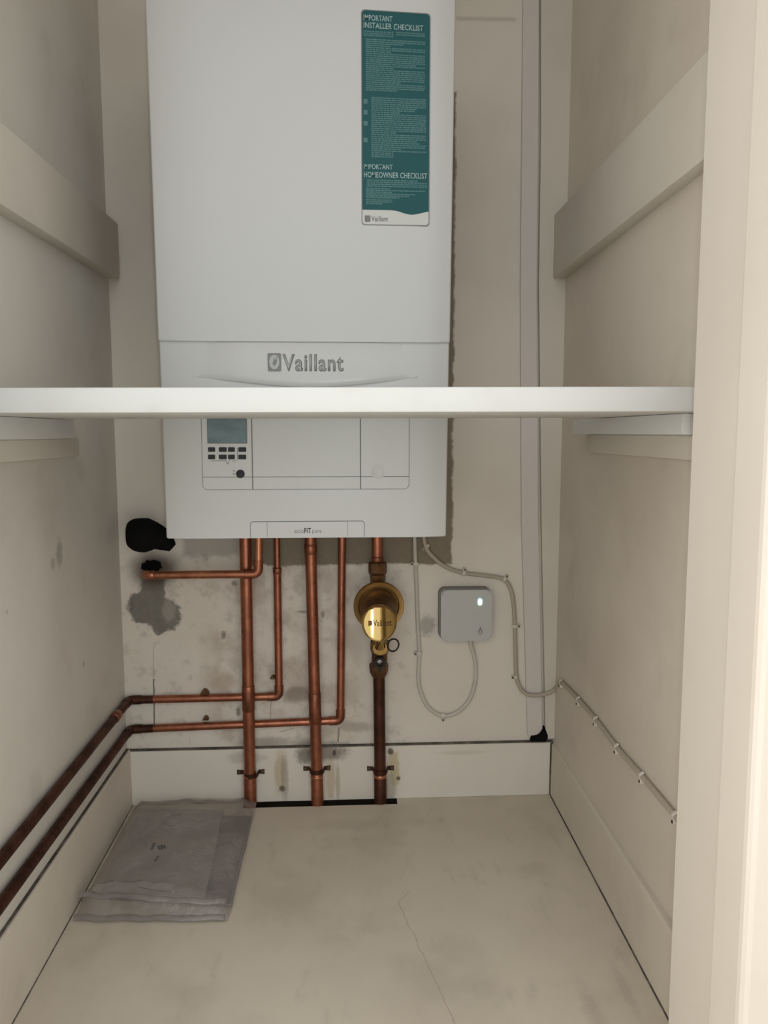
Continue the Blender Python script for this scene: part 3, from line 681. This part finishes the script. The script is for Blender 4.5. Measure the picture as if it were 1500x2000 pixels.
# small screw clips that stand proud of the two low horizontal pipes
def stub(px_, py_, s, label):
    p = at(px_, py_, 1.455); bm = bm_new()
    poly = [(-.0075, -.004), (.0075, -.004), (.006, .001), (.003, .0045), (-.002, .005), (-.005, .001)]
    add_prism(bm, [(p.x+u_*s, p.z+w_*s) for u_, w_ in poly], lambda u, w, d: (u, d, w), 1.4485, 1.4605)
    bmesh.ops.bevel(bm, geom=bm.edges[:], offset=.0006, segments=1, affect='EDGES')
    tag(centre(obj('pipe_bracket', bm, M['bronze'])), label, 'pipe clip', 'brown stubs on the low pipes')
stub(400, 1351, 1.15, 'brown pipe bracket stub on top of the upper low pipe')
stub(402, 1402, .8, 'brown pipe bracket stub on top of the lower low pipe')
stub(533, 1322, .7, 'tiny brown bracket stub left of the slim pipe elbow')

# ------------------------------------------------------------------ gas valve
vc = at(739.5, 1182, 1.418); capc = at(741, 1216, 1.352)
valve = thing('gas_valve', (vc.x, 1.43, .36), 'brass gas valve with a round dish and shiny cap on the copper pipe', 'valve')
bm = bm_new(); p, q = on(ga, gb, 1096, 0), on(ga, gb, 1130, 0); L = (q-p).length
add_lathe(bm, [(.0118, 0), (.0162, .0015), (.0175, .004), (.0175, L*.62), (.0150, L*.78), (.0140, L+.012)], p, dg, 8); obj('union_nut', bm, M['bronze'], valve)
axd = Vector((.02, -1, -.06)).normalized()
bm = bm_new()
add_lathe(bm, [(.010, -.018), (.034, -.012), (.0440, -.004), (.0474, .004), (.0474, .008), (.0462, .010), (.0382, .0085), (.0368, .0060), (.0300, .0045), (0, .0045)], vc, axd, 56)
obj('dish', bm, M['brass_d'], valve, True, 40)
# barrel behind the cap, pitched down; dark colour imitates the reflected boiler underside
ax2 = (capc-vc).normalized()
bm = bm_new(); Lc = (capc-vc).length
add_lathe(bm, [(.0345, .002), (.0345, Lc*.30), (.0325, Lc*.72), (.0318, Lc-.010), (.0, Lc-.010)], vc, ax2, 48); obj('barrel', bm, M['bronze'], valve, True, 40)
# cap: disc bowed about its upright axis
bm = bm_new(); R0 = .0318; nr = 14; na = 56; rings = []
def cap_pt(r, t):
    x = r*math.cos(t); z = r*math.sin(t); z = min(z, R0*.86); tl_ = .25
    return Vector((capc.x + x, capc.y - .006 + .0055*(x/R0)**2 + x*.11 + z*tl_ + (.0012 if r > R0*.97 else 0), capc.z + z))
cen = bm.verts.new(cap_pt(0, 0))
for i in range(1, nr+1): rings.append([bm.verts.new(cap_pt(R0*i/nr, 2*PI*k_/na)) for k_ in range(na)])
back = [bm.verts.new(v.co + Vector((0, .009, 0))) for v in rings[-1]]
for k_ in range(na):
    k2_ = (k_+1) % na; bm.faces.new((cen, rings[0][k_], rings[0][k2_])); bm.faces.new((rings[-1][k_], back[k_], back[k2_], rings[-1][k2_]))
    for a_, b_ in zip(rings, rings[1:]): bm.faces.new((a_[k_], b_[k_], b_[k2_], a_[k2_]))
bm.faces.new(back); bmesh.ops.remove_doubles(bm, verts=bm.verts[:], dist=1e-6)
cap = obj('cap', bm, M['brass'], valve, True, 40); cap['label'] = 'polished brass cap'
a, b = at(729, 1223, capc.y-.006), at(765, 1211, capc.y-.006)
tx = text_obj('engraving', 'Vaillant', b.x-a.x, (b.z-a.z), .0004, (a.x, 0, a.z), M['bronze'], cap, bold=.01)
for v in tx.data.vertices: v.co.y += capc.y - .0061 + .0055*((v.co.x+valve.location.x-capc.x)/R0)**2 + (v.co.x+valve.location.x-capc.x)*.11 + (v.co.z+valve.location.z-capc.z)*.25
a, b = at(719, 1222, capc.y), at(727, 1211, capc.y); bm = bm_new()
add_prism(bm, rrect(a.x, b.x, a.z, b.z, .001, 3), lambda u, w, d: (u, d, w), capc.y-.0072, capc.y-.0030); obj('engraved_emblem', bm, M['bronze'], cap)
# neck, tap body, ring and compression nut below
def gp(x, y, Y=1.40): return at(x, y, Y)
bm = bm_new(); add_tube(bm, [gp(741, 1240, 1.375), gp(742, 1252, 1.392), gp(742, 1262, 1.402)], [.009, .0085, .0105], 20); obj('neck', bm, M['brass'], valve, True, 50)
bm = bm_new(); p, q = gp(742, 1248, 1.425), gp(741, 1300, 1.425)
add_lathe(bm, [(.013, 0), (.0178, .004), (.0180, .020), (.0150, .028), (.0150, (q-p).length)], p, q-p, 24); obj('tap_body', bm, M['bronze'], valve, True, 40)
bm = bm_new(); p = gp(742, 1262, 1.414); add_lathe(bm, [(.0165, 0), (.0165, .008), (.0135, .013), (0, .0135)], p, (0, -1, -.05), 28); obj('spindle_boss', bm, M['brass_d'], valve, True, 40)
bm = bm_new(); p = gp(741, 1290, 1.418); add_lathe(bm, [(.0118, 0), (.0118, .016), (.0108, .0175), (.0064, .0175), (.0058, .012), (0, .012)], p, (0, -1, -.03), 28); obj('black_collar', bm, M['rubber'], valve, True, 40)
bm = bm_new(); p = gp(741, 1290, 1.4045); add_lathe(bm, [(.0056, 0), (.0056, .0014), (.0035, .0026), (0, .003)], p, (0, -1, -.03), 20); obj('screw', bm, plain('zinc', (.55, .55, .55, 1), .35, .8), valve, True)
bm = bm_new(); c0 = gp(768, 1260, 1.405); add_tube(bm, [c0 + Vector((.0106*math.cos(t), .004*math.cos(t), .0118*math.sin(t))) for t in [2*PI*i/32 for i in range(33)]], .0016, 10, False); obj('wire_ring', bm, M['rubber'], valve, True)
bm = bm_new(); p, q = on(ga, gb, 1294, 0), on(ga, gb, 1321, 0); L = (q-p).length
add_lathe(bm, [(.0150, 0), (.0182, .002), (.0185, .009), (.0172, L*.7), (.0135, L)], p, dg, 8); nut = obj('compression_nut', bm, M['bronze'], valve)
bm = bm_new(); a, b = gp(739, 1312, 1.412), gp(744, 1294, 1.412); add_box(bm, a.x, b.x, 1.4115, 1.42, a.z, b.z, .0004); obj('slot_tongue', bm, M['rubber'], valve)

# ------------------------------------------------------------------ thermostat receiver
a, b = at(860, 1252, 1.437), at(961, 1151, 1.437)
rec = thing('heating_receiver', ((a.x+b.x)/2, 1.45, a.z), 'small square grey receiver box with a lit green light on the back wall', 'receiver')
bm = bm_new(); poly = rrect(a.x-.0022, b.x-.001, a.z+.001, b.z+.0022, .012, 8); add_prism(bm, poly, lambda u, w, d: (u, d, w), 1.444, 1.4605); obj('shade_case', bm, M['box_shade'], rec, True, 40)  # dark case shifted up and left, painted in place of the box's shadow
bm = bm_new(); add_prism(bm, rrect(a.x+.0004, b.x, a.z, b.z-.0004, .011, 8), lambda u, w, d: (u, d, w), 1.434, 1.446)
bmesh.ops.bevel(bm, geom=[e for e in bm.edges if all(v.co.y < 1.4345 for v in e.verts)], offset=.0025, segments=3, affect='EDGES'); obj('front_case', bm, M['box'], rec, True, 40)
a, b = at(933.5, 1182, 1.434), at(941.5, 1169, 1.434); bm = bm_new(); add_prism(bm, rrect(a.x, b.x, a.z, b.z, .0035, 5), lambda u, w, d: (u, d, w), 1.4332, 1.4345); obj('indicator_light', bm, M['led'], rec)
c0 = at(938, 1232, 1.434); bm = bm_new()
fl = [(0, .0095), (.0016, .0055), (.0038, .001), (.0045, -.0028), (.0033, -.0062), (0, -.0078), (-.0033, -.0062), (-.0045, -.0028), (-.0036, .001), (-.0014, .005)]
add_prism(bm, [(c0.x+u_*.95, c0.z+w_*.95) for u_, w_ in fl], lambda u, w, d: (u, d, w), 1.4337, 1.4345)
add_prism(bm, [(c0.x+u_*.5, c0.z-.002+w_*.5) for u_, w_ in fl], lambda u, w, d: (u, d, w), 1.4334, 1.434, 1)
obj('flame_symbol', bm, [M['ink_grey'], M['box']], rec)

# ------------------------------------------------------------------ cables and clips
YCB = 1.4555
pts = [at(810, 1035, 1.450), at(810, 1060, 1.451), at(811.5, 1100, YCB), at(814, 1160, YCB), at(816, 1220, YCB), at(819, 1275, YCB), at(817, 1320, YCB), at(822, 1352, YCB), at(838, 1383, YCB), at(865, 1398, YCB), at(895, 1390, YCB), at(918, 1364, YCB), at(928, 1330, YCB), at(928, 1292, YCB), at(920, 1260, YCB-.004), at(917, 1246, 1.450)]
pts[0].z = .566
bm = bm_new(); add_tube(bm, spline(pts, 8), .0038, 12); tag(centre(obj('cable', bm, M['cable'], None, True)), 'cream cable looping down from the boiler and up into the receiver box', 'cable')
pts = [at(822, 1040, 1.448), at(831, 1066, 1.452), at(848, 1090, YCB), at(872, 1108, YCB), at(906, 1119, YCB), at(945, 1124, YCB), at(982, 1131, YCB), at(997, 1150, YCB), at(1003, 1180, YCB), at(1005.5, 1225, YCB), at(1007, 1280, YCB), at(1009, 1322, YCB-.0005), at(1017, 1345, 1.4525), at(1030, 1356, 1.4475), at(1052, 1358, 1.4455), at(1075, 1352, 1.4445)]
pts[0].z = .566
xr = lambda y, z=.25: .408 + (y-.40)*(.010/1.06) - .0038
w0 = [(1096, 1333), (1130, 1367), (1164, 1406), (1205, 1460), (1254, 1516), (1319, 1594), (1352, 1634)]
wp = [atx(*p, xr(1.45 if i == 0 else atx(*p, .408).y)) for i, p in enumerate(w0)]
wall_pts = [at(1086, 1343, 1.440)]
for p in wp: wall_pts.append(p)
bm = bm_new(); add_tube(bm, spline(pts + wall_pts, 8), .0040, 12)
tag(centre(obj('cable', bm, M['cable_wall'], None, True)), 'shadow-darkened cable clipped over to the corner and sloping along the right wall', 'cable')
# clip: saddle over the cable and a nail head beside it; built once, copied
proto = thing('cable_clip', (0, 0, 0), 'x', 'cable clip', 'cable clips')
bm = bm_new()
add_tube(bm, [Vector((0, -.0052*math.sin(t) + .0022, .0052*math.cos(t))) for t in [PI*i/10 for i in range(11)]], .0016, 8, True)
for v in bm.verts: v.co.x *= 2.0
add_box(bm, -.003, .003, -.0035, .0035, -.0098, -.0042, .0008)
obj('saddle', bm, M['clip'], proto, True)
bm = bm_new(); add_lathe(bm, [(.0012, -.004), (.0012, .003), (.0021, .0034), (.0021, .0045), (0, .0050)], (0, 0, -.0072), (0, -1, 0), 12); obj('nail', bm, M['nail'], proto, True)
first = [True]
def clip(p, mtx, label, s=1.0):
    if first[0]: r = proto; first[0] = False
    else:
        r = proto.copy(); col.objects.link(r)
        for ch in proto.children:
            c_ = ch.copy(); col.objects.link(c_); c_.parent = r
    r.location = p; r.rotation_euler = mtx.to_euler(); r.scale = (s, s, s); r['label'] = label
Rb = lambda deg: Matrix.Rotation(math.radians(deg), 3, 'Y')
clip(at(812, 1101, YCB), Rb(90), 'cream clip at the top of the looped cable just below the boiler')
clip(at(818.5, 1276, YCB), Rb(90), 'cream clip on the looped cable below and left of the receiver box')
clip(at(865, 1398, YCB), Rb(0), 'cream clip at the bottom of the cable loop')
clip(at(833, 1068, 1.4535), Rb(45), 'cream clip nearest the boiler on the cable going right')
clip(at(906, 1119, YCB), Rb(190), 'cream clip on the cable above the receiver box')
clip(at(985, 1131, YCB), Rb(215), 'cream clip where the cable bends down right of the receiver box')
clip(at(1005.5, 1223, YCB), Rb(265), 'cream clip halfway down the cable right of the receiver box')
clip(at(1008, 1322, YCB), Rb(90), 'cream clip where the cable leaves the back wall beside the trunking')
names = ['first clip from the back corner on the right wall cable', 'second clip from the back corner on the right wall cable', 'third clip from the back corner on the right wall cable',
         'fourth clip from the back corner on the right wall cable', 'second nearest clip to the door frame on the right wall cable', 'clip nearest the door frame on the right wall cable']
for p, nm in zip(wp[:6], names):
    clip(p, Matrix.Rotation(math.radians(-90), 3, 'Z'), nm)

# ------------------------------------------------------------------ black lagged stub by the boiler
bm = bm_new()
pp = [at(337, 1070, 1.405), at(325, 1060, 1.405), at(308, 1050, 1.407), at(290, 1046, 1.410), at(272, 1045, 1.412), at(260, 1046, 1.413), at(252, 1047, 1.413), at(249.5, 1047, 1.413)]
add_tube(bm, spline(pp, 5), [ .0085 + (.0315-.0085)*min(1, (i/16))**.9 if i < 18 else .0315*math.sqrt(max(.004, 1-((i-17)/18.2)**2.0)) for i in range(36)], 26)
tag(centre(obj('foam_lagged_pipe', bm, M['black'], None, True, 60)), 'rounded black foam lagged pipe end beside the lower left corner of the boiler', 'pipe lagging')
bm = bm_new(); c0 = at(295, 1109, 1.452); bmesh.ops.create_icosphere(bm, subdivisions=3, radius=.017)
for v in bm.verts:
    n_ = v.co.normalized(); v.co = Vector((v.co.x*1.05, v.co.y*.55, v.co.z*.9))*(1+.16*math.sin(n_.x*7+n_.z*5)+.10*math.cos(n_.z*11)) + c0
tag(centre(obj('foam_plug', bm, M['black'], None, True, 80)), 'lumpy black plug of sooty foam where the slim pipe enters the wall', 'foam')

# ------------------------------------------------------------------ plastic wallet of papers
bl, brr, fl_, fr_ = atz(268, 1562, 0), atz(503, 1565, 0), atz(140, 1797, 0), atz(445, 1800, 0)
bl.x = max(bl.x, -.4035); fl_.x = max(fl_.x, -.4025); bl.y = min(bl.y, 1.447); brr.y = min(brr.y, 1.447)
def Q(u, v): return bl*(1-u)*(1-v) + brr*u*(1-v) + fl_*(1-u)*v + fr_*u*v      # v: back 0 to front 1
def slab(name, corners, z0, z1, mat, label, cat, bend=None):
    bm = bm_new(); n = 12
    g0 = [[None]*(n+1) for _ in range(n+1)]; g1 = [[None]*(n+1) for _ in range(n+1)]
    A, B, C_, Dd = corners
    for i in range(n+1):
        for j in range(n+1):
            u, v = i/n, j/n; p = A*(1-u)*(1-v) + B*u*(1-v) + C_*(1-u)*v + Dd*u*v
            h = bend(u, v) if bend else 0
            g0[i][j] = bm.verts.new((p.x, p.y, z0+h)); g1[i][j] = bm.verts.new((p.x, p.y, z1+h))
    for i in range(n):
        for j in range(n):
            bm.faces.new((g0[i][j], g0[i][j+1], g0[i+1][j+1], g0[i+1][j])); bm.faces.new((g1[i][j], g1[i+1][j], g1[i+1][j+1], g1[i][j+1]))
    for i in range(n):
        for (x, y, x2, y2) in ((i, 0, i+1, 0), (i+1, n, i, n), (0, i+1, 0, i), (n, i, n, i+1)): bm.faces.new((g0[x][y], g0[x2][y2], g1[x2][y2], g1[x][y]))
    o = obj(name, bm, mat); centre(o); return tag(o, label, cat)
zt = .0135
pc = [atz(262, 1580, zt), atz(436, 1583, zt), atz(196, 1745, zt), atz(400, 1752, zt)]
pc[0].x = max(pc[0].x, -.385)
lf = [atz(428, 1592, .009), atz(492, 1592, .009), atz(392, 1758, .009), atz(452, 1764, .009)]
slab('paper_leaflet', lf, .0035, .0075, M['leaflet'], 'grey folded leaflet showing at the right inside the clear plastic bag', 'leaflet')
slab('paper_booklet', pc, .0085, .0145, M['paper'], 'pale paper booklet with small dark printing inside the clear plastic bag', 'booklet')
bk = bpy.data.objects['paper_booklet']
zt = .0147
def mark(x0, y0, x1, y1, wid):
    a, b = atz(x0, y0, zt), atz(x1, y1, zt); t = (b-a).normalized(); n_ = Vector((-t.y, t.x, 0))*wid; bm = bm_new()
    v = [bm.verts.new(q) for q in (a+n_, b+n_, b-n_, a-n_)]; v2 = [bm.verts.new(q.co - Vector((0, 0, .0004))) for q in v]
    bm.faces.new(v); bm.faces.new(v2[::-1])
    for i in range(4): bm.faces.new((v[i], v2[i], v2[(i+1) % 4], v[(i+1) % 4]))
    obj('printed_mark', bm, M['ink'], bk)
for m_ in ((296, 1659, 302, 1646, .0024), (309, 1651, 312, 1660, .0019), (315, 1650, 317, 1659, .0019), (320, 1650, 323, 1658, .0019), (312, 1654, 324, 1654, .0009), (303, 1682, 309, 1672, .0024),
           (334, 1591, 354, 1592, .0022), (330, 1612, 338, 1614, .0010), (272, 1733, 300, 1738, .0008), (300, 1738, 322, 1741, .0008)): mark(*m_)
from mathutils import noise as mn
bm = bm_new(); nu, nv = 44, 60; G = []
def bag_h(u, v):
    e = min(u, 1-u)*2; f = min(v*1.0, 1)*1.0
    body = .027*min(1, (e*5.5))**.6*min(1, v*9+.15)**.6
    front = 1 if v < .93 else max(.16, 1-((v-.93)/.07)**1.8*.84)
    wr = .0045*mn.noise(Vector((u*5, v*4, .3))) + .0025*mn.noise(Vector((u*14, v*9, 1.7)))
    ridge = .010*math.exp(-((v-(.905-.10*max(0, (.62-abs(u-.28)))*(u < .62)*u*1.6))/.018)**2)*max(0, 1-abs(u-.25)*1.5)
    return max(.0018, body*front + wr*min(1, e*6) + ridge)
for i in range(nu+1):
    row = []
    for j in range(nv+1):
        u, v = i/nu, j/nv; p = Q(u, v); w_ = .0035*mn.noise(Vector((v*6, u*3, 4.0)))
        if i == nu: p.x += w_
        if j == nv: p.y += .004*mn.noise(Vector((u*5, 2.2, 1))) - .006*(u*(1-u)*4)*.3
        if j == 0: p.y += -.004*abs(mn.noise(Vector((u*4, .2, 6))))
        h = bag_h(u, v)
        if v < .12 and u > .80: h += .020*(1-v/.12)*((u-.80)/.20)*(1.0 if u < .97 else .8)     # lifted back corner
        if v < .08: h = h*.6 + .010*math.sin(u*PI)**.5*(1-v/.08)
        row.append(bm.verts.new((p.x, p.y, h)))
    G.append(row)
for i in range(nu):
    for j in range(nv): bm.faces.new((G[i][j], G[i][j+1], G[i+1][j+1], G[i+1][j]))
# rolled mouth of the bag: two thin lips folded back under the front edge
def lip(z, y_off, r, zz):
    path = [Q(.01 + .97*t/24, 1.0) + Vector((0, y_off*(1-.8*(t/24)**1.3) + .004*mn.noise(Vector((t*.3, zz, 0))) + (.012*(t/24-.8) if t > 19 else 0), z + .002*mn.noise(Vector((t*.4, 3, zz))))) for t in range(25)]
    add_tube(bm, path, r, 10, True, 0, .55)
lip(.0062, -.004, .0060, 1.1); lip(.0265, .020, .0062, 5.3)
bmesh.ops.recalc_face_normals(bm, faces=bm.faces[:])
bag = obj('plastic_bag', bm, M['poly'], None, True, 80); centre(bag, Vector(((bl.x+fr_.x)/2, (bl.y+fr_.y)/2, 0)))
tag(bag, 'clear crumpled plastic document bag lying on the floor at the left', 'bag')

# ------------------------------------------------------------------ light
WORLD_L, WORLD_R, WORLD_C, WORLD_UP, FLASH = (3.5, 3.25, 3.05), (2.75, 2.85, 2.9), (1.55, 1.57, 1.58), 1.06, 1.02
w = bpy.data.worlds.new('hall'); sc.world = w; w.use_nodes = True          # the lit room the cupboard opens on to
wt = w.node_tree; bg = wt.nodes['Background']; bg.inputs[1].default_value = 1.0
tc = wt.nodes.new('ShaderNodeTexCoord'); sx_ = wt.nodes.new('ShaderNodeSeparateXYZ'); wt.links.new(tc.outputs['Generated'], sx_.inputs[0])
def wmap(src, lo, hi, a_, b_):
    k_ = wt.nodes.new('ShaderNodeMapRange'); k_.interpolation_type = 'SMOOTHSTEP'; wt.links.new(src, k_.inputs[0])
    for i_, v_ in zip((1, 2, 3, 4), (lo, hi, a_, b_)): k_.inputs[i_].default_value = v_
    return k_.outputs[0]
def wmix(f, c1, c2):
    k_ = wt.nodes.new('ShaderNodeMix'); k_.data_type = 'RGBA'; wt.links.new(f, k_.inputs[0])
    for i_, c_ in ((6, c1), (7, c2)):
        if isinstance(c_, bpy.types.NodeSocket): wt.links.new(c_, k_.inputs[i_])
        else: k_.inputs[i_].default_value = tuple(c_) + (1,)
    return k_.outputs[2]
room = wmix(wmap(sx_.outputs[0], .5, .85, 0, 1), WORLD_C, WORLD_R)
room = wmix(wmap(sx_.outputs[0], -.85, -.5, 1, 0), room, WORLD_L)
vm = wt.nodes.new('ShaderNodeVectorMath'); vm.operation = 'SCALE'; wt.links.new(room, vm.inputs[0]); wt.links.new(wmap(sx_.outputs[2], -.35, .45, .64, WORLD_UP), vm.inputs['Scale'])
wt.links.new(vm.outputs[0], bg.inputs[0])
def lamp(name, kind, loc, energy, color, **kw):
    l = bpy.data.lights.new(name, kind); l.energy = energy; l.color = color
    for a_, v_ in kw.items(): setattr(l, a_, v_)
    o_ = bpy.data.objects.new(name, l); col.objects.link(o_); o_.location = loc; return o_
fo = lamp('phone_flash', 'AREA', (.018, -.004, .722), FLASH, (.88, 1.0, 1.0), shape='DISK', size=.012)
fo.rotation_euler = Vector((YAW*.9, 1, -.10)).to_track_quat('-Z', 'Y').to_euler()

# ------------------------------------------------------------------ camera
cam = bpy.data.cameras.new('camera'); co = bpy.data.objects.new('camera', cam); col.objects.link(co)
cam.sensor_fit = 'HORIZONTAL'; cam.sensor_width = 36; cam.lens = 36*F/1500; cam.clip_start = .01
m = Matrix((RGT, UPV, -FWD)).transposed().to_4x4(); m.translation = EYE; co.matrix_world = m
sc.camera = co
vs = sc.view_settings
vs.view_transform = 'Standard'; vs.look = 'None'; vs.exposure = 0.0; vs.gamma = 1; vs.use_curve_mapping = False
